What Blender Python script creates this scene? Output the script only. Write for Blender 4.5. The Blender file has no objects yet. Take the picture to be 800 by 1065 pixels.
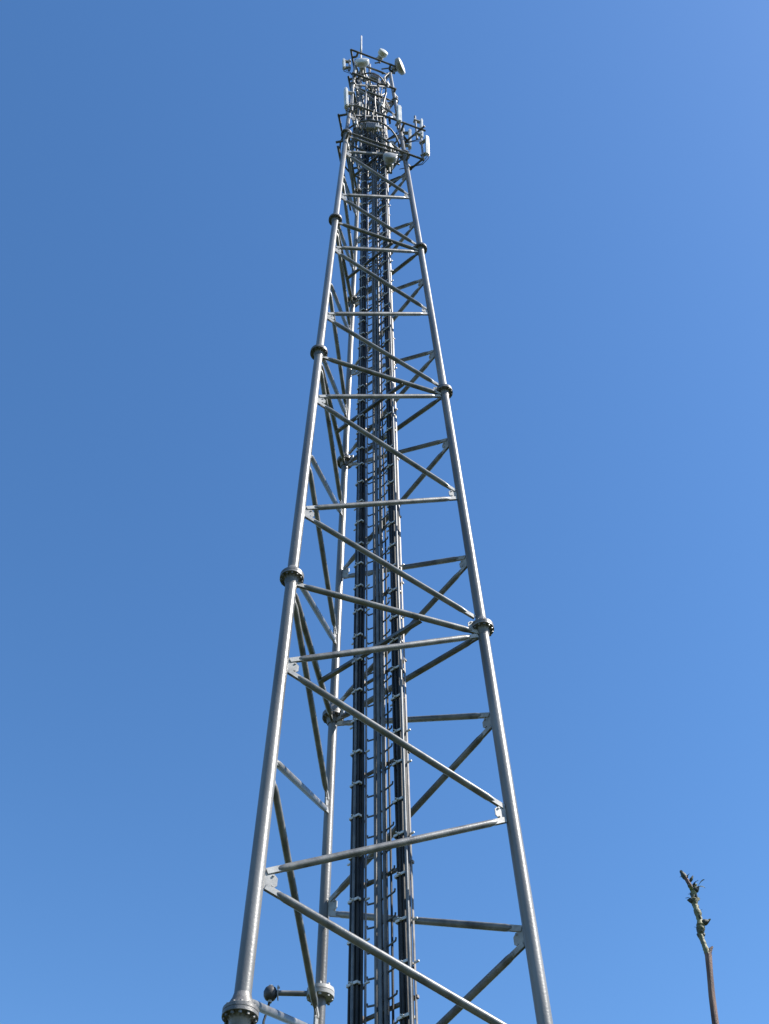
import bpy, bmesh, math, random
from mathutils import Vector as V, Matrix
random.seed(7)
PI = math.pi
sc = bpy.context.scene
C = sc.collection

# ---------------------------------------------------------------- camera
H = 6.0                      # one tower section, metres
Z0 = 12.247                  # height of the joint level called 0
cam = bpy.data.objects.new('camera', bpy.data.cameras.new('camera')); C.objects.link(cam)
YAW, PIT, ROLL, FPX = 0.0223983, 0.9169646, -0.0172185, 1154.96
f = V((math.sin(YAW)*math.cos(PIT), math.cos(YAW)*math.cos(PIT), math.sin(PIT)))
rt = V((math.cos(YAW), -math.sin(YAW), 0)); up = rt.cross(f)
r2 = rt*math.cos(ROLL) + up*math.sin(ROLL); u2 = up*math.cos(ROLL) - rt*math.sin(ROLL)
m = Matrix((r2, u2, -f)).transposed().to_4x4()
m.translation = V((0, -1.725943*H, 1.6))
cam.matrix_world = m
cam.data.sensor_fit = 'HORIZONTAL'; cam.data.sensor_width = 36; cam.data.lens = FPX/800*36
cam.data.clip_start = 0.05; cam.data.clip_end = 6000
sc.camera = cam

# ---------------------------------------------------------------- sky and sun
SUN_EL, SUN_AZ = 47, 103      # azimuth clockwise from +Y (the way the camera faces)
w = bpy.data.worlds.new('World'); sc.world = w; w.use_nodes = True
nt = w.node_tree; nt.nodes.clear()
sky = nt.nodes.new('ShaderNodeTexSky'); sky.sky_type = 'NISHITA'; sky.sun_disc = False
sky.sun_elevation = math.radians(SUN_EL); sky.sun_rotation = math.radians(SUN_AZ)
sky.altitude = 0; sky.air_density = 1.0; sky.dust_density = 0.3; sky.ozone_density = 3.0
hs = nt.nodes.new('ShaderNodeHueSaturation'); hs.inputs['Saturation'].default_value = 1.20; hs.inputs['Hue'].default_value = .501
bg = nt.nodes.new('ShaderNodeBackground'); bg.inputs[1].default_value = 0.12
wo = nt.nodes.new('ShaderNodeOutputWorld')
nt.links.new(sky.outputs[0], hs.inputs['Color']); nt.links.new(hs.outputs[0], bg.inputs[0]); nt.links.new(bg.outputs[0], wo.inputs[0])
sl = bpy.data.lights.new('sun', 'SUN'); sl.energy = 5.0; sl.angle = math.radians(0.5); sl.color = (1, .95, .87)
sun = bpy.data.objects.new('sun', sl); C.objects.link(sun)
sd = V((math.sin(math.radians(SUN_AZ))*math.cos(math.radians(SUN_EL)), math.cos(math.radians(SUN_AZ))*math.cos(math.radians(SUN_EL)), math.sin(math.radians(SUN_EL))))
sun.rotation_euler = sd.to_track_quat('Z', 'Y').to_euler(); sun.location = (60, 0, 60)
sc.view_settings.view_transform = 'Standard'; sc.view_settings.look = 'None'
sc.view_settings.exposure = 0.88; sc.view_settings.gamma = 1; sc.view_settings.use_curve_mapping = False

# ---------------------------------------------------------------- materials
def mat(name, c1, c2, scale=6, rough=.5, metal=0.0, bump=0.0, stretch=(1, 1, 1), rough2=None, detail=8, spec=.5):
    mt = bpy.data.materials.new(name); mt.use_nodes = True; t = mt.node_tree
    b = t.nodes['Principled BSDF']; b.inputs['Metallic'].default_value = metal
    b.inputs['Specular IOR Level'].default_value = spec
    tc = t.nodes.new('ShaderNodeTexCoord'); mp = t.nodes.new('ShaderNodeMapping'); mp.inputs['Scale'].default_value = stretch
    n = t.nodes.new('ShaderNodeTexNoise'); n.inputs['Scale'].default_value = scale; n.inputs['Detail'].default_value = detail
    cr = t.nodes.new('ShaderNodeValToRGB'); cr.color_ramp.elements[0].position = .32; cr.color_ramp.elements[1].position = .68
    cr.color_ramp.elements[0].color = (*c1, 1); cr.color_ramp.elements[1].color = (*c2, 1)
    t.links.new(tc.outputs['Object'], mp.inputs[0]); t.links.new(mp.outputs[0], n.inputs['Vector'])
    t.links.new(n.outputs['Fac'], cr.inputs[0]); t.links.new(cr.outputs[0], b.inputs['Base Color'])
    mr = t.nodes.new('ShaderNodeMapRange'); mr.inputs['To Min'].default_value = rough; mr.inputs['To Max'].default_value = rough2 if rough2 else rough + .12
    t.links.new(n.outputs['Fac'], mr.inputs[0]); t.links.new(mr.outputs[0], b.inputs['Roughness'])
    if bump:
        n2 = t.nodes.new('ShaderNodeTexNoise'); n2.inputs['Scale'].default_value = scale*7; n2.inputs['Detail'].default_value = 4
        bp = t.nodes.new('ShaderNodeBump'); bp.inputs['Strength'].default_value = bump; bp.inputs['Distance'].default_value = .01
        t.links.new(tc.outputs['Object'], n2.inputs['Vector']); t.links.new(n2.outputs['Fac'], bp.inputs['Height']); t.links.new(bp.outputs[0], b.inputs['Normal'])
    return mt
M_LEG = mat('galvanised_leg', (.095, .093, .088), (.22, .217, .21), 5.0, .27, .12, .2, (1, 1, .12), rough2=.46, spec=.6)
M_BRACE = mat('galvanised_brace', (.085, .086, .088), (.22, .22, .215), 6, .30, .1, .15, rough2=.5, spec=.6)
M_PLATE = mat('galvanised_plate', (.24, .24, .235), (.42, .415, .40), 9, .4, .05, .12, spec=.5)
M_FLANGE = mat('flange_steel', (.07, .068, .065), (.20, .19, .18), 9, .33, .1, .2, rough2=.5, spec=.6)
M_CABLE = mat('black_cable', (.012, .012, .012), (.032, .031, .03), 5, .42, 0, .1, spec=.35)
M_TRAY = mat('tray_steel', (.10, .10, .10), (.24, .22, .21), 5, .5, .3, .1)
M_FRAME = mat('dark_frame_steel', (.07, .07, .072), (.17, .168, .165), 5, .5, .2, .1)  # dark mottled grey for head frames and ladder stiles
M_CLAMP = mat('clamp_steel', (.55, .54, .52), (.72, .71, .68), 14, .4, .3)
M_LADDER = mat('ladder_steel', (.07, .08, .09), (.16, .17, .18), 6, .42, .2, .1)
M_WHITE = mat('antenna_white', (.50, .51, .50), (.68, .68, .66), 3.5, .4, 0)
M_GREY = mat('antenna_grey', (.24, .245, .25), (.38, .38, .375), 3, .45, 0)
M_DARK = mat('dark_painted_metal', (.035, .037, .04), (.07, .07, .075), 6, .45, .2)
M_CONC = mat('concrete', (.26, .25, .23), (.38, .37, .34), 3, .85, 0, .5)
M_GRASS = mat('grass_ground', (.022, .032, .012), (.045, .055, .02), .35, .9, 0, .6, detail=12, spec=.1)
M_BARK = mat('young_bark', (.085, .045, .038), (.28, .17, .13), 60, .6, 0, .8, (1, 1, .2))
M_SHOOT = mat('green_shoot', (.035, .038, .02), (.24, .23, .10), 38, .5, 0, .3)
M_BUD = mat('dark_bud', (.018, .022, .012), (.05, .055, .03), 90, .5, 0, .3)
M_LEAF = mat('young_leaf', (.07, .10, .03), (.14, .17, .05), 60, .5, 0, .3)

# ---------------------------------------------------------------- mesh helpers
def frame_of(d):
    d = d.normalized(); a = V((0, 0, 1)) if abs(d.z) < .9 else V((1, 0, 0))
    x = d.cross(a).normalized(); return x, d.cross(x).normalized(), d
def tube(bm, pts, rad, n=12, cap=True):
    pts = [V(p) for p in pts]
    if not hasattr(rad, '__len__'): rad = [rad]*len(pts)
    rings = []; x = None
    for i, p in enumerate(pts):
        d = (pts[min(i+1, len(pts)-1)] - pts[max(i-1, 0)])
        if d.length < 1e-9: d = pts[-1] - pts[0]
        d.normalize()
        if x is None: x, y, _ = frame_of(d)
        else:
            x = (x - d*x.dot(d)).normalized(); y = d.cross(x)
        rings.append([bm.verts.new(p + (x*math.cos(a) + y*math.sin(a))*rad[i]) for a in [2*PI*k/n for k in range(n)]])
    for r, s in zip(rings, rings[1:]):
        for k in range(n):
            fc = bm.faces.new((r[k], r[(k+1) % n], s[(k+1) % n], s[k])); fc.smooth = True
    if cap:
        bm.faces.new(rings[0][::-1]); bm.faces.new(rings[-1])
def lathe(bm, base, axis, prof, n=20):
    """prof = (distance along the axis, radius) pairs; sharp steps get doubled rings"""
    base = V(base); x, y, d = frame_of(V(axis))
    prev = None
    for i, (h, r) in enumerate(prof):
        ring = [bm.verts.new(base + d*h + (x*math.cos(a) + y*math.sin(a))*max(r, 1e-4)) for a in [2*PI*k/n for k in range(n)]]
        if prev:
            for k in range(n):
                fc = bm.faces.new((prev[k], prev[(k+1) % n], ring[(k+1) % n], ring[k])); fc.smooth = True
            ph, pr = prof[i-1]
        else: bm.faces.new(ring[::-1])
        prev = ring
    bm.faces.new(prev)
def box(bm, c, ax, ay, az, sx, sy, sz, bev=0.0):
    ax, ay, az = V(ax).normalized(), V(ay).normalized(), V(az).normalized(); c = V(c)
    vs = {}
    for i in (-1, 1):
        for j in (-1, 1):
            for k in (-1, 1): vs[i, j, k] = bm.verts.new(c + ax*i*sx/2 + ay*j*sy/2 + az*k*sz/2)
    fs = []
    for q in [((-1,-1,-1),(-1,-1,1),(-1,1,1),(-1,1,-1)), ((1,-1,-1),(1,1,-1),(1,1,1),(1,-1,1)),
              ((-1,-1,-1),(1,-1,-1),(1,-1,1),(-1,-1,1)), ((-1,1,-1),(-1,1,1),(1,1,1),(1,1,-1)),
              ((-1,-1,-1),(-1,1,-1),(1,1,-1),(1,-1,-1)), ((-1,-1,1),(1,-1,1),(1,1,1),(-1,1,1))]:
        fs.append(bm.faces.new([vs[t] for t in q]))
    if bev:
        es = list({e for fc in fs for e in fc.edges})
        bmesh.ops.bevel(bm, geom=es, offset=bev, segments=2, affect='EDGES')
def obj(name, bm, m, parent=None, kind=None, sharp=True):
    bmesh.ops.recalc_face_normals(bm, faces=bm.faces)
    me = bpy.data.meshes.new(name)
    if sharp:
        for e in bm.edges:
            if len(e.link_faces) == 2 and e.calc_face_angle(0) > .7: e.smooth = False
    bm.to_mesh(me); bm.free(); me.materials.append(m)
    o = bpy.data.objects.new(name, me); C.objects.link(o)
    if parent: # meshes are made in world coordinates
        o.parent = parent; o.matrix_parent_inverse = Matrix.Identity(4)
        q = V((0, 0, 0)); p = parent
        while p: q += p.location; p = p.parent
        me.transform(Matrix.Translation(-q))
    if kind: o['kind'] = kind
    return o
def thing(name, label, cat, loc=(0, 0, 0), group=None):
    o = bpy.data.objects.new(name, None); C.objects.link(o); o.location = loc; o.empty_display_size = .3
    o['label'] = label; o['category'] = cat
    if group: o['group'] = group
    return o
def B(): return bmesh.new()
def dup(root, loc, label):
    r = root.copy(); C.objects.link(r); r.location = loc; r['label'] = label
    for ch in list(root.children):
        c = ch.copy(); C.objects.link(c); c.parent = r
        for g in ch.children:
            d = g.copy(); C.objects.link(d); d.parent = c
    return r

# ---------------------------------------------------------------- ground
bm = B()
N = 60; S = 3000
def gz(x, y):
    r = math.hypot(x, y)
    return 0 if r < 60 else min(1, (r-60)/400)*6*math.sin(x*.004+1)*math.cos(y*.005)
g = [[bm.verts.new((x, y, gz(x, y))) for y in [S*(abs(t)**2.2)*(1 if t > 0 else -1) for t in [j/N*2-1 for j in range(N+1)]]] for x in [S*(abs(t)**2.2)*(1 if t > 0 else -1) for t in [i/N*2-1 for i in range(N+1)]]]
for i in range(N):
    for j in range(N): bm.faces.new((g[i][j], g[i+1][j], g[i+1][j+1], g[i][j+1])).smooth = True
obj('ground', bm, M_GRASS, kind='structure')

# ---------------------------------------------------------------- tower
A0 = 4.0076748
AZ = {'L': A0, 'R': A0 + 2*PI/3, 'B': A0 + 4*PI/3}
def pos(n, k):
    kk = min(k, 3.4) if k > 3.4 else k
    r = (.251781 - .0297918*k - .00100789*k*k)*H
    return V((r*math.cos(AZ[n]), r*math.sin(AZ[n]), Z0 + H*k))
KTOP = 4.22
tower = thing('lattice_tower', 'tall three-legged galvanised steel lattice mast tapering up into the blue sky', 'tower')
def rleg(k): return .073 - .0035*max(k, -2) if k < 2.99 else .052
levels = [-1.962, -.962, 0, 1, 2.004, 2.985, 3.75]
NODE = {.25: -.008, .5: -.004, .75: .0}
def nk(q):                    # true height of a quarter node
    tab = {-1: -.962, -.75: -.738, -.5: -.499, -.25: -.26, 0: 0, .25: .24, .5: .488, .75: .747, 1: 1, 1.25: 1.242}
    return tab.get(q, q)
legs = {}
for n in 'LRB':
    bm = B()
    ks = [-1.99] + [k for k in levels[1:]] + [KTOP]
    ks = sorted(ks + [2.991])
    tube(bm, [pos(n, k) for k in ks], [rleg(k)*(.86 if n == 'B' else 1) for k in ks], 24)
    legs[n] = obj('leg', bm, M_LEG, tower)
    for i, k in enumerate(levels):
        p = pos(n, k); d = (pos(n, k+.1) - pos(n, k-.1)).normalized()
        r = rleg(k); R = r + .080 if k < 3 else r + .05
        bm = B()
        if i == 0:
            lathe(bm, p - d*.03, d, [(0, R+.06), (.04, R+.06), (.042, r+.004), (.20, r+.003)], 28)
        else:
            lathe(bm, p, d, [(-.15, r+.002), (-.06, r+.018), (-.0385, r+.03), (-.038, R-.003), (-.035, R), (-.003, R), (-.002, R-.004), (.002, R-.004), (.003, R), (.035, R), (.038, R-.003), (.0385, r+.048), (.075, r+.038), (.13, r+.012), (.17, r+.002)], 28)
        x, y, _ = frame_of(d)
        for q in range(12 if k < 3 else 8):
            a = 2*PI*q/(12 if k < 3 else 8) + .1; c = p + (x*math.cos(a) + y*math.sin(a))*(R - .026)
            if i == 0: lathe(bm, c, d, [(-.02, .022), (.03, .022), (.032, .013), (.09, .013)], 6)
            else: lathe(bm, c, d, [(-.066, .009), (-.062, .009), (-.0615, .016), (-.039, .016), (-.038, .013), (.038, .013), (.039, .015), (.054, .015)], 6)
        obj('flange', bm, M_FLANGE, legs[n])
for n in 'LRB':
    p = pos(n, -1.99); bm = B()
    box(bm, (p.x, p.y, .06), (1, 0, 0), (0, 1, 0), (0, 0, 1), .95, .95, .42, .02)
    obj('footing', bm, M_CONC, tower)

def unit_face(a, b):
    """outward normal of the face between legs a and b"""
    q = pos(a, 0) + pos(b, 0); q.z = 0; return q.normalized()
def brace(name, a, ka, b, kb, r, off=.20, off_b=None, flat=True):
    P, Q = pos(a, ka), pos(b, kb); d = (Q - P); L = d.length; d.normalize()
    n = unit_face(a, b)
    off_b = off if off_b is None else off_b
    p, q = P + d*off, Q - d*off_b
    bm = B()
    tube(bm, [p, p + d*.03, p + d*.10, q - d*.10, q - d*.03, q], [r*.45, r*.8, r, r, r*.8, r*.45], 14)
    nfc = len(bm.faces)
    s = d.cross(n).normalized(); nn = s.cross(d).normalized()
    for e, dd in ((p, -1), (q, 1)):                 # forked end plates either side of the gusset
        for o in (-1, 1):
            box(bm, e + d*dd*.035 + nn*o*.013, d, s, nn, .17, r*1.6, .010, .002)
    for i, fc in enumerate(bm.faces):
        if i >= nfc: fc.material_index = 1
    obj(name, bm, M_BRACE, tower).data.materials.append(M_PLATE)  # paler fork ends put their sunlit white into the colour
def gusset(a, b, k, both=True):
    """plate welded to leg a, lying in the face towards leg b, bolted to the brace ends"""
    P = pos(a, k); n = unit_face(a, b); d = pos(b, k) - P; d.z = 0; d.normalize()
    ax = (pos(a, k+.1) - pos(a, k-.1)).normalized(); s = n.cross(ax).normalized()
    if s.dot(d) < 0: s = -s
    nn = ax.cross(s).normalized(); r = rleg(k)
    bm = B()
    hh = .10; t = .006
    out = [(r-.01, -hh), (r+.03, -hh), (r+.10, -.07), (r+.13, -.04), (r+.13, .04), (r+.10, .07), (r+.035, hh), (r-.01, hh)]
    f1 = [bm.verts.new(P + s*u + ax*v + nn*t) for u, v in out]; f2 = [bm.verts.new(P + s*u + ax*v - nn*t) for u, v in out]
    bm.faces.new(f1); bm.faces.new(f2[::-1])
    for i in range(len(out)): j = (i+1) % len(out); bm.faces.new((f1[i], f2[i], f2[j], f1[j]))
    for sg in (-1, 1):
        for u in (.085,):
            c = P + s*(r+u) + ax*sg*(.05 + (u-.07)*.4)
            lathe(bm, c - nn*.034, nn, [(.014, .012), (.024, .012), (.025, .007), (.044, .007), (.045, .012), (.055, .012)], 6)
    obj('gusset_plate', bm, M_PLATE, legs[a])
# zigzags: each face runs odd quarters on its first leg, halves on its second
rb = .040
for a, b in (('L', 'R'), ('R', 'B'), ('B', 'L')):
    q = -2.0
    nodes = []
    while q <= 4.2:
        odd = round(q*4) % 2
        nodes.append((a if odd else b, q)); q += .25
    for (n1, q1), (n2, q2) in zip(nodes, nodes[1:]):
        k1, k2 = nk(q1), nk(q2)
        rr = rb if q1 < 3 else .032
        # the brace meets a flange from 0.13 m above or below it
        def adj(q, k, s):
            return k + s*.022 if q == int(q) else k + s*.007
        brace('diagonal_brace', n1, adj(q1, max(k1, -1.96), 1), n2, adj(q2, k2, -1), rr, .22)
    for n1, q1 in nodes:
        if q1 > -2 : gusset(n1, b if n1 == a else a, max(nk(q1), -1.94) + (.0 if q1 != int(q1) else .03 if q1 < -1.5 else -.0))
    for k in (-.962, 0, 1, 2.004, 2.985, 3.75, 4.18):
        dk = .04 if k < -.9 else .018 if k < 4 else 0
        brace('horizontal_brace', a, k-dk, b, k-dk, .042 if k < 2.5 else .033, .16)

# inner beams that carry the ladder and the cable runs
for k in [-1.9, -.985, -.02, .98, 1.98, 2.97]:
    Lp, Rp, Bp = pos('L', k), pos('R', k), pos('B', k)
    p = Lp + (Bp-Lp)*(1/3); q = Lp + (Rp-Lp)*(2/3)
    c = (Lp+Rp+Bp)/3; u = (Rp-Bp).normalized()
    L2 = (Rp-Bp).length/3
    bm = B(); nrm = u.cross(V((0, 0, 1)))
    if True:
        box(bm, c - V((0, 0, .06)), u, nrm, (0, 0, 1), 2*L2, .05, .006); box(bm, c - V((0, 0, .036)) + nrm*.028, u, nrm, (0, 0, 1), 2*L2, .006, .05)
    obj('support_beam', bm, M_BRACE, tower)

# ---------------------------------------------------------------- ladder and cable runs up the middle
u = (pos('R', 0) - pos('B', 0)); u.z = 0; u.normalize()      # they stand in a plane parallel to the rear right face
nf = V((u.y, -u.x, 0)); nf = nf if nf.y < 0 else -nf         # towards the camera side
def cable_run(loc, label, width, top, seed, strip):
    rnd = random.Random(seed)
    t = thing('cable_run', label, 'cable run', (loc[0], loc[1], .25), 'feeder cable runs up the middle of the mast')
    c0 = V((loc[0], loc[1], 0)); bot = .3
    bm = B()
    for s in (-1, 1):
        box(bm, c0 + u*s*(width/2 - .01) - nf*.04 + V((0, 0, (bot+top)/2)), u, nf, (0, 0, 1), .010, .03, top-bot, .002)
    z = bot + .2
    while z < top:
        box(bm, c0 - nf*.045 + V((0, 0, z)), u, nf, (0, 0, 1), width - .012, .008, .03); z += .5
    obj('tray', bm, M_TRAY, t)
    nc = 5
    for row in range(2):
        for i in range(nc if row == 0 else 3):
            tt = top + rnd.uniform(-1.5, .6); r = rnd.choice((.017, .021, .015))
            off = (-width/2 + .025 + i*(width-.05)/(nc-1)) if row == 0 else (-.045 + i*.043)
            pts = []; z = bot - .02; ph = rnd.uniform(0, 6)
            while z < tt:
                pts.append(c0 + u*(off + .006*math.sin(z*1.1+ph)) + nf*(.0 + row*.038 + .003*math.sin(z*1.3+ph)) + V((0, 0, z))); z += .5
            bm = B(); tube(bm, pts, r, 8); obj('cable', bm, M_CABLE, t)
    bm = B(); tube(bm, [c0 + u*strip + nf*.055 + V((0, 0, bot)), c0 + u*strip + nf*.055 + V((0, 0, top-1))], .018, 10); obj('sheen_pipe', bm, M_LADDER, t)  # grey pipe; on the left run it stands for the sunlit cable sheen
    z = bot + .2; i = 0
    while z < top - .3:
        bm = B(); zz = z + rnd.uniform(-.04, .04)
        for row, h in ((0, width*.5), (1, .085)):
            box(bm, c0 + nf*(.027 if row == 0 else .062) + V((0, 0, zz)), u, nf, (0, 0, 1), h*1.6, .012, .032, .002)
        for s in (-1, 1): box(bm, c0 + u*s*.07 + nf*.015 + V((0, 0, zz)), u, nf, (0, 0, 1), .012, .10, .028, .002)
        lathe(bm, c0 + nf*.06 + V((0, 0, zz)), nf, [(0, .018), (.02, .018), (.021, .008), (.05, .008)], 6)
        if rnd.random() < .75:
            s = rnd.choice((-1, 1)) ; box(bm, c0 + u*s*(width/2+.03) - nf*.02 + V((0, 0, zz)), u, nf, (0, 0, 1), .06, .02, .02, .002)
        obj('clamp', bm, M_CLAMP, t); z += .5; i += 1
    return t
cable_run((-.132, .15), 'left black bundle of feeder cables with pale clamps running up inside the mast', .20, 35.6, 1, 0)
cable_run((.36, -.22), 'right black bundle of feeder cables with pale clamps running up inside the mast', .18, 34.8, 2, .09)
lad = thing('climbing_ladder', 'narrow steel climbing ladder with central rail between the two black cable runs', 'ladder', (.132, -.05, .3))
c0 = V((.125, -.045, 0))
for q in (-.062, .062):
    bm = B(); box(bm, c0 + u*q + V((0, 0, 18.2)), u, nf, (0, 0, 1), .034, .05, 35.8, .003); obj('stile', bm, M_FRAME, lad)
bm = B(); box(bm, c0 + nf*.02 + V((0, 0, 18.2)), u, nf, (0, 0, 1), .045, .018, 35.8, .003); obj('safety_rail', bm, M_LADDER, lad)
rl = random.Random(11)
for q in (-.105, -.03, .028, .1):
    ph = rl.uniform(0, 6); pts = [c0 + u*(q + .010*math.sin(z_*.9 + ph)) - nf*(.045 + .008*math.sin(z_*.6 + ph)) + V((0, 0, z_)) for z_ in [.3 + .5*n_ for n_ in range(int(rl.uniform(66, 70)))]]
    bm = B(); tube(bm, pts, rl.choice((.013, .017)), 8); obj('cable', bm, M_CABLE, lad)
z = 1.2
while z < 35.5:
    bm = B(); box(bm, c0 - nf*.075 + V((.0, 0, z)), u, nf, (0, 0, 1), .78, .035, .035, .003)
    for q in (-.3, 0, .3): box(bm, c0 + u*q - nf*.05 + V((0, 0, z)), u, nf, (0, 0, 1), .05, .05, .06, .004)
    obj('standoff_bar', bm, M_TRAY, lad); z += .98 if z > 18 else 1.5
z = .55; rest = B(); i = 0
while z < 35.9:
    bm = B() if 8 < z < 35.9 and i < 96 else rest
    tube(bm, [c0 - u*.19 + V((0, 0, z+.03)), c0 - u*.185 + V((0, 0, z)), c0 - u*.09 - nf*.012 + V((0, 0, z-.012)), c0 + u*.09 - nf*.012 + V((0, 0, z-.012)), c0 + u*.185 + V((0, 0, z)), c0 + u*.19 + V((0, 0, z+.03))], .011, 8)
    if bm is not rest: obj('rung', bm, M_LADDER, lad); i += 1
    z += .28
obj('rung', rest, M_LADDER, lad, kind='stuff')

# ---------------------------------------------------------------- collar and arm on the rear leg
p = pos('B', -.672); d = (pos('B', 0) - pos('B', -1)).normalized()
arm = thing('bracket_arm', 'short horizontal bracket arm with a round dark end cap clamped round the rear leg', 'bracket', p)
bm = B(); lathe(bm, p, d, [(-.05, .085), (-.048, .155), (-.004, .158), (-.003, .15), (.003, .15), (.004, .158), (.048, .155), (.05, .085)], 24)
for q in range(8): lathe(bm, p + V((math.cos(q*PI/4), math.sin(q*PI/4), 0))*.13, d, [(-.075, .018), (.075, .018)], 6)
obj('collar', bm, M_PLATE, arm)
ad = V((-1, -.05, 0)).normalized(); e = p + ad*.56
bm = B(); tube(bm, [p + ad*.13, e], .030, 12); obj('arm', bm, M_BRACE, arm)
bm = B(); lathe(bm, e + V((0, 0, -.09)), (0, 0, 1), [(0, .03), (.015, .055), (.05, .075), (.10, .078), (.14, .062), (.165, .03)], 18); obj('end_cap', bm, M_DARK, arm)
bm = B(); box(bm, e + V((.085, 0, 0)), (1, 0, 0), (0, 1, 0), (0, 0, 1), .012, .11, .13, .003)
for q in (-.04, .04): lathe(bm, e + V((.075, q, .04)), (1, 0, 0), [(0, .012), (.03, .012)], 6)
lathe(bm, e + V((0, 0, -.115)), (0, 0, 1), [(0, .022), (.03, .026)], 12); lathe(bm, e + V((0, 0, .07)), (0, 0, 1), [(0, .03), (.012, .03), (.02, .012)], 12)
obj('yoke', bm, M_PLATE, arm)
bm = B(); tube(bm, [e + V((0, 0, -.08)), e + V((-.02, 0, -.2)), e + V((-.05, -.02, -.34)), e + V((-.04, -.02, -.6))], .014, 8); obj('cable', bm, M_CABLE, arm)
# ---------------------------------------------------------------- head frames
def zk(k): return Z0 + H*k
DIRS = [('L', 'R'), ('R', 'B'), ('B', 'L')]
def tri_frame(k, out, exts, r, name='antenna_frame'):
    """three horizontal pipes parallel to the faces, held off the legs by stub arms"""
    bm = B(); ends = {}
    for a, b in DIRS:
        P, Q = pos(a, k), pos(b, k); d = (Q-P); d.z = 0; d.normalize(); n = unit_face(a, b)
        p = P + n*out - d*exts[a]; q = Q + n*out + d*exts[b]
        tube(bm, [p, q], r, 10); ends[a+b] = (p, q)
        for c in (P, Q): tube(bm, [c, c + n*(out + .03)], r*1.1, 8)
    obj(name, bm, M_FRAME, tower)
    return ends
E1 = tri_frame(2.90, .22, dict(L=-.1, R=.42, B=.2), .030)
E2 = tri_frame(3.28, .28, dict(L=.05, R=.62, B=.3), .030)
E3 = tri_frame(3.87, .14, dict(L=.1, R=.0, B=.2), .034)
E4 = tri_frame(4.30, .14, dict(L=.25, R=.3, B=.3), .032)
# dark vertical standoff pipes and extra cross pieces that crowd the head
for (x, y, a, b, r) in ((-.30, -.42, 3.0, 4.25, .04), (.30, -.30, 2.9, 4.0, .035), (-.12, -.52, 3.1, 3.9, .03), (.12, .38, 2.95, 4.2, .045), (-.42, .05, 3.0, 4.2, .04), (.48, .1, 2.9, 3.9, .035), (.0, -.2, 3.3, 4.35, .04)):
    bm = B(); tube(bm, [(x*1.15, y*1.15, zk(a)), (x*.8, y*.8, zk(b))], r, 8); obj('standoff_pipe', bm, M_FRAME, tower)
for k, t1, R in ((3.08, 20, .85), (3.2, 80, .8), (3.45, 140, .75), (3.6, 35, .7), (3.75, 100, .62), (3.98, 155, .6), (4.1, 60, .55)):
    a = math.radians(t1); bm = B(); v = V((math.cos(a), math.sin(a), 0))*R
    tube(bm, [v + V((0, 0, zk(k))), -v*.8 + V((0, 0, zk(k) + .1))], .028, 8); obj('cross_pipe', bm, M_FRAME, tower)
rnd = random.Random(5)
for i in range(26):                                  # feeder tails fanning out of the cable runs
    a = rnd.uniform(0, 2*PI); R = rnd.uniform(.3, .8); k1 = rnd.uniform(3.1, 4.2); bx_, by_ = rnd.choice(((-.132, .15), (.36, -.22)))
    e = V((R*math.cos(a), R*math.sin(a), zk(k1))); s0 = V((bx_*.8 + rnd.uniform(-.06, .06), by_*.8 + rnd.uniform(-.06, .06), e.z - rnd.uniform(1.5, 4)))
    m1 = V((s0.x + rnd.uniform(-.08, .08), s0.y, (s0.z*.4 + e.z*.6))); m2 = V((e.x*.8, e.y*.8, e.z-.35))
    pts = [s0*(1-t)**3 + m1*3*t*(1-t)**2 + m2*3*t*t*(1-t) + e*t**3 for t in [q/12 for q in range(13)]]
    bm = B(); tube(bm, pts, rnd.uniform(.014, .024), 7); obj('feeder_tail', bm, M_CABLE, tower)
for i in range(38):
    a = rnd.uniform(0, 2*PI); R = rnd.uniform(.35, .98); k1 = rnd.uniform(2.92, 4.25); R *= 1 - (k1-3)*.35
    n_ = V((math.cos(a), math.sin(a), 0)); s_ = V((-n_.y, n_.x, 0)); p = n_*R + V((0, 0, zk(k1))); bm = B()
    box(bm, p, s_, n_, (0, 0, 1), rnd.uniform(.08, .2), rnd.uniform(.06, .12), rnd.uniform(.12, .34), .01)
    tube(bm, [p - V((0, 0, .3)), p + V((0, 0, .35))], .022, 8)
    obj('junction_box', bm, rnd.choice((M_GREY, M_FRAME, M_PLATE)), tower)
# slim platform ring and inner clutter that belongs to the mast
for k, R in ((3.12, .80), (4.0, .5)):
    bm = B(); pts = [V((R*math.cos(a), R*math.sin(a), zk(k))) for a in [2*PI*i/24 for i in range(25)]]
    tube(bm, pts, .024, 8, cap=False); obj('ring_rail', bm, M_FRAME, tower)
bm = B()
tube(bm, [(-.28, -.28, zk(4.15)), (-.28, -.28, zk(4.15)+1.8)], .03, 8)
tube(bm, [(-.28, -.28, zk(4.15)+1.8), (-.28, -.28, zk(4.15)+4.1)], [.034, .026], 8)
obj('lightning_rod', bm, M_PLATE, tower)

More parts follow.
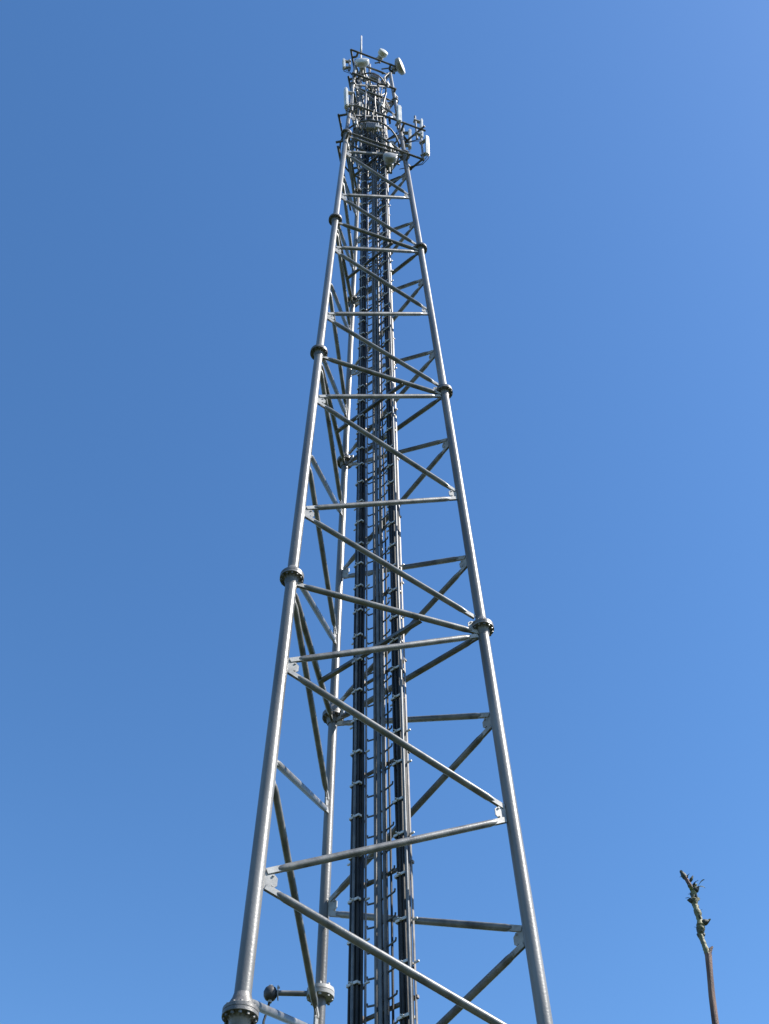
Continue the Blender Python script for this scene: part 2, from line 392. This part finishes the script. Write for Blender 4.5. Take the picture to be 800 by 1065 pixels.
def panel(name, label, at, az, h, wd, dp, tilt=0.03):
    """antenna on its own vertical pipe; az = direction it faces"""
    at = V(at); t = thing(name, label, 'antenna', at, 'white panel antennas round the mast head')
    n = V((math.cos(az), math.sin(az), 0)); s = V((-n.y, n.x, 0)); nn = (n + V((0, 0, -tilt))).normalized(); uu = s.cross(nn) if s.cross(nn).z > 0 else -s.cross(nn)
    bm = B(); tube(bm, [at + V((0, 0, -h*.62)), at + V((0, 0, h*.62))], .03, 10); obj('mounting_pipe', bm, M_BRACE, t)
    bm = B(); box(bm, at + nn*(.12 + dp/2), s, nn, uu, wd, dp, h, min(wd, dp)*.3); obj('radome', bm, M_WHITE, t)
    for z in (-.36, .36):
        bm = B(); box(bm, at + n*.07 + V((0, 0, z*h)), s, n, (0, 0, 1), .09, .14, .05, .004); box(bm, at - n*.02 + V((0, 0, z*h)), s, n, (0, 0, 1), .11, .06, .07, .004)
        obj('bracket', bm, M_PLATE, t)
    bm = B(); q = at + nn*(.12+dp/2) - uu*h/2
    for o in (-.03, .03): tube(bm, [q + s*o + uu*.01, q + s*o - V((0, 0, .15)), at + s*o*.5 - n*.05 - V((0, 0, h/2+.35)), V((at.x*.55, at.y*.55, at.z - h/2 - .5))], .010, 6)
    obj('cable', bm, M_CABLE, t)
    return t
def A(v): return math.atan2(v.y, v.x)
nLR, nRB, nBL = unit_face('L', 'R'), unit_face('R', 'B'), unit_face('B', 'L')
def along(E, key, t): p, q = E[key]; return p + (q-p)*t
def drop(v, dz): return V((v.x, v.y, v.z+dz))
panel('panel_antenna', 'white panel antenna on the far right end of the upper arm of the mast head', drop(along(E2, 'RB', .12), .45), A(nRB)-.6, 1.5, .12, .08)
panel('panel_antenna', 'white panel antenna lowest on the right, above the lower dark arm tip', drop(along(E1, 'LR', .99), .75), A(nLR)+.6, 1.3, .12, .08)
panel('panel_antenna', 'long white panel antenna on the left arm of the mast head', drop(along(E2, 'LR', .02), .35), A(nBL)+.4, 1.5, .17, .10)
panel('panel_antenna', 'white panel antenna behind the mast between its right leg and rear leg', drop(along(E2, 'RB', .62), .1), A(nRB), 1.4, .2, .11)
panel('panel_antenna', 'white panel antenna overlapping the right leg of the mast head, above the lowest hanging dish', drop(along(E2, 'LR', .62), .1), A(nLR), 1.2, .13, .08)
panel('panel_antenna', 'short white panel antenna highest on the left, beside the bright white dish', drop(along(E3, 'BL', .97), 1.3), A(nBL)+.3, .9, .13, .09)
panel('panel_antenna', 'grey-white panel antenna inside the right arm of the mast head, nearest the right leg', drop(along(E2, 'RB', .3), .3), A(nRB)-.9, 1.4, .14, .09)
panel('panel_antenna', 'slim white panel antenna behind the top of the mast', drop(along(E4, 'RB', .7), .2), A(nRB), .9, .16, .09)

def dish(label, at, az, R, m, el=0.0):
    at = V(at); t = thing('dish_antenna', label, 'dish antenna', at, 'round dish antennas on the mast head')
    n = V((math.cos(az)*math.cos(el), math.sin(az)*math.cos(el), math.sin(el)))
    bm = B(); lathe(bm, at, n, [(0, .06), (.01, R*.55), (.07, R*.93), (.10, R), (.19, R), (.192, R*.985), (.215, R*.93), (.235, R*.6), (.243, .01)], 28); obj('drum', bm, m, t)
    bm = B(); lathe(bm, at - n*.14, n, [(0, .09), (.003, .10), (.13, .10), (.14, .09)], 16); obj('radio_unit', bm, M_GREY, t)
    bm = B(); tube(bm, [at - n*.07 + V((0, 0, -.45)), at - n*.07 + V((0, 0, .4))], .028, 10)
    tube(bm, [at - n*.07 + V((0, 0, -.4)), V((at.x*.45, at.y*.45, at.z-.4))], .024, 8)
    tube(bm, [at - n*.07 + V((0, 0, .2)), V((at.x*.45, at.y*.45, at.z+.1))], .024, 8); obj('mount', bm, M_BRACE, t)
    return t
dish('bright white round dish antenna near the top left of the mast head', (-.22, -.50, zk(4.10)), math.radians(-95), .22, M_WHITE)
dish('grey round dish antenna at the top right, turned to the right', (.84, -.1, zk(4.32)), math.radians(-25), .27, M_GREY)
dish('pale grey round dish antenna hanging lowest on the mast head', (.50, -.36, zk(2.80)), math.radians(-85), .18, M_GREY)
dish('small white dish antenna at the very top between lightning rod and grey dish', (.36, -.15, zk(4.5)), math.radians(-60), .16, M_WHITE)

def radio(label, at, az, w_=.28, h=.42):
    at = V(at); t = thing('radio_box', label, 'radio box', at, 'radio boxes on the mast head')
    n = V((math.cos(az), math.sin(az), 0)); s = V((-n.y, n.x, 0))
    bm = B(); box(bm, at, s, n, (0, 0, 1), w_, .12, h, .012); obj('housing', bm, M_GREY, t)
    bm = B()
    for i in range(7): box(bm, at + n*.075 + s*(i-3)*w_*.13, s, n, (0, 0, 1), .008, .032, h*.85)
    obj('cooling_fins', bm, M_DARK, t)
    bm = B()
    for i in range(3): tube(bm, [at + s*(i-1)*.06 - V((0, 0, h/2)), at + s*(i-1)*.06 - V((0, 0, h/2+.15)), V((at.x*.5, at.y*.5, at.z - h/2 - .5)), V((.1, 0, at.z-1.6))], .011, 6)
    obj('cable', bm, M_CABLE, t)
for lab, a, k, R, in (('grey finned radio box low on the left of the mast head', 200, 3.05, .62), ('grey finned radio box in the lower middle of the mast head', 275, 3.16, .55),
                      ('grey finned radio box behind the right arm of the mast head', 10, 3.2, .6), ('grey finned radio box below the left panel antenna', 230, 3.5, .5),
                      ('grey finned radio box above the right-hand panels', 330, 3.62, .5), ('grey finned radio box behind the rear leg of the mast head', 100, 3.4, .5),
                      ('grey finned radio box just under the top dishes', 290, 3.98, .42)):
    a = math.radians(a); radio(lab, (R*math.cos(a), R*math.sin(a), zk(k)), a)

# ---------------------------------------------------------------- the sapling shoot at the lower right
sap = thing('sapling', 'thin bare young shoot with a few dark buds rising at the lower right', 'sapling', (.70, -8.06, 0))
pts = [(.70, -8.06, -.02), (.69, -8.05, .6), (.705, -8.065, 1.3), (.715, -8.06, 2.0), (.725, -8.068, 2.5), (.734, -8.071, 2.802), (.741, -8.072, 2.861), (.748, -8.075, 2.91), (.755, -8.077, 2.955)]
bm = B(); tube(bm, pts, [.016, .0145, .012, .0100, .0084, .0077, .0074, .0070, .0080], 12); obj('stem', bm, M_BARK, sap)
ctrl = [(.755, -8.077, 2.95, .0078), (.7535, -8.0765, 2.965, .0066), (.752, -8.076, 2.98, .0052), (.749, -8.075, 3.004, .0062), (.752, -8.076, 3.015, .0088), (.7545, -8.0775, 3.028, .0092), (.756, -8.078, 3.045, .0066), (.7552, -8.078, 3.062, .0078), (.754, -8.077, 3.078, .0058), (.755, -8.0775, 3.092, .0082), (.7585, -8.079, 3.112, .0070), (.757, -8.079, 3.127, .004)]
rn = random.Random(3); P_ = []; R_ = []
for a, b in zip(ctrl, ctrl[1:]):
    for q in range(4):
        t = q/4; P_.append(V(a[:3]).lerp(V(b[:3]), t) + V((rn.uniform(-1, 1), rn.uniform(-1, 1), 0))*.0006); R_.append((a[3]*(1-t) + b[3]*t)*rn.uniform(.86, 1.14))
bm = B(); tube(bm, P_, R_, 10); obj('twig', bm, M_SHOOT, sap)
bm = B(); tube(bm, [(.756, -8.077, 2.955), (.762, -8.079, 2.966), (.768, -8.081, 2.972)], [.0055, .0045, .002], 8); obj('twig', bm, M_BARK, sap)
bm = B(); tube(bm, [(.757, -8.079, 3.12), (.752, -8.077, 3.140), (.748, -8.075, 3.158)], [.005, .005, .0045], 8); obj('twig', bm, M_BARK, sap)
def bud(p, d, L, r):
    bm = B(); lathe(bm, p, d, [(0, r*.45), (L*.2, r*.9), (L*.45, r), (L*.75, r*.6), (L, r*.1)], 10); obj('bud', bm, M_BUD, sap)
bud((.757, -8.079, 3.030), (.016, -.004, .004), .021, .0075)
bud((.757, -8.079, 3.088), (-.016, .002, .004), .019, .0075)
bud((.757, -8.079, 3.112), (.016, -.004, .012), .021, .0080)
bud((.750, -8.075, 3.148), (-.006, .001, .020), .028, .0068)
def leaf(p, tip, wd, nrm, m=M_LEAF):
    p, tip, nrm = V(p), V(tip), V(nrm); d = tip - p; s = d.cross(nrm).normalized(); bm = B(); q = []
    for i in range(7):
        t = i/6; hw = wd*math.sin(PI*min(1, t*.94+.03))**.8; c = p + d*t + nrm.normalized()*d.length*.18*math.sin(PI*t)
        q.append([bm.verts.new(c - s*hw), bm.verts.new(c - nrm.normalized()*wd*.25), bm.verts.new(c + s*hw)])
    for a, b in zip(q, q[1:]):
        for j in (0, 1): bm.faces.new((a[j], a[j+1], b[j+1], b[j])).smooth = True
    bmesh.ops.solidify(bm, geom=bm.faces[:], thickness=.0006)
    obj('leaf', bm, m, sap)
leaf((.770, -8.083, 3.124), (.788, -8.090, 3.138), .005, (.3, -.3, 1))
leaf((.768, -8.083, 3.122), (.786, -8.086, 3.118), .0035, (.1, -.8, .6))
leaf((.748, -8.075, 3.158), (.742, -8.072, 3.176), .004, (-.6, -.6, .2))
leaf((.771, -8.083, 3.03), (.779, -8.086, 3.038), .003, (.1, -.8, .6))
for p, q, w2, nn_ in (((.7585, -8.079, 3.116), (.775, -8.082, 3.142), .005, (-.8, -.5, .4)), ((.754, -8.077, 3.09), (.738, -8.072, 3.101), .0045, (.3, -.6, .9)), ((.752, -8.076, 3.145), (.760, -8.079, 3.162), .0035, (-.8, -.5, .4)),
                    ((.750, -8.075, 3.15), (.737, -8.071, 3.158), .0032, (.3, -.6, .9)), ((.756, -8.078, 3.05), (.767, -8.08, 3.066), .0035, (-.8, -.5, .4)), ((.751, -8.076, 3.01), (.741, -8.073, 3.026), .003, (.6, -.5, .4))):
    leaf(p, q, w2, nn_, rn.choice((M_LEAF, M_BUD)))
for q in range(9):
    zz = 3.0 + q*.0175; a_ = q*2.3; bud((.7535 + (.003 if zz > 3.03 else 0), -8.0768, zz), (math.cos(a_)*.6, math.sin(a_)*.6, .8), .011 + .004*(q % 3), .0038 + .0008*(q % 2))
for q in range(5):
    a_ = q*1.9 + .5; p_ = V((.757, -8.0785, 3.085 + q*.011)); leaf(p_, p_ + V((math.cos(a_)*.014, math.sin(a_)*.010, .016)), .0045, (math.sin(a_), -1, .5))
bud((.7535, -8.077, 3.068), (.012, -.004, .014), .013, .0050)
bud((.7500, -8.075, 2.998), (-.012, .002, .014), .013, .0045)
bud((.7570, -8.078, 3.100), (-.010, .002, .016), .014, .0050)
for i in range(9):
    a = i*2.4; z = .9 + i*.17; b0 = V((.705, -8.062, z)); t1 = b0 + V((math.cos(a)*.10, math.sin(a)*.10, .09))
    bm = B(); tube(bm, [b0, b0 + (t1-b0)*.5 + V((0, 0, -.01)), t1], [.004, .003, .0015], 6); obj('twig', bm, M_BARK, sap)
    leaf(t1, t1 + V((math.cos(a)*.06, math.sin(a)*.06, .01)), .014, (0, 0, 1))
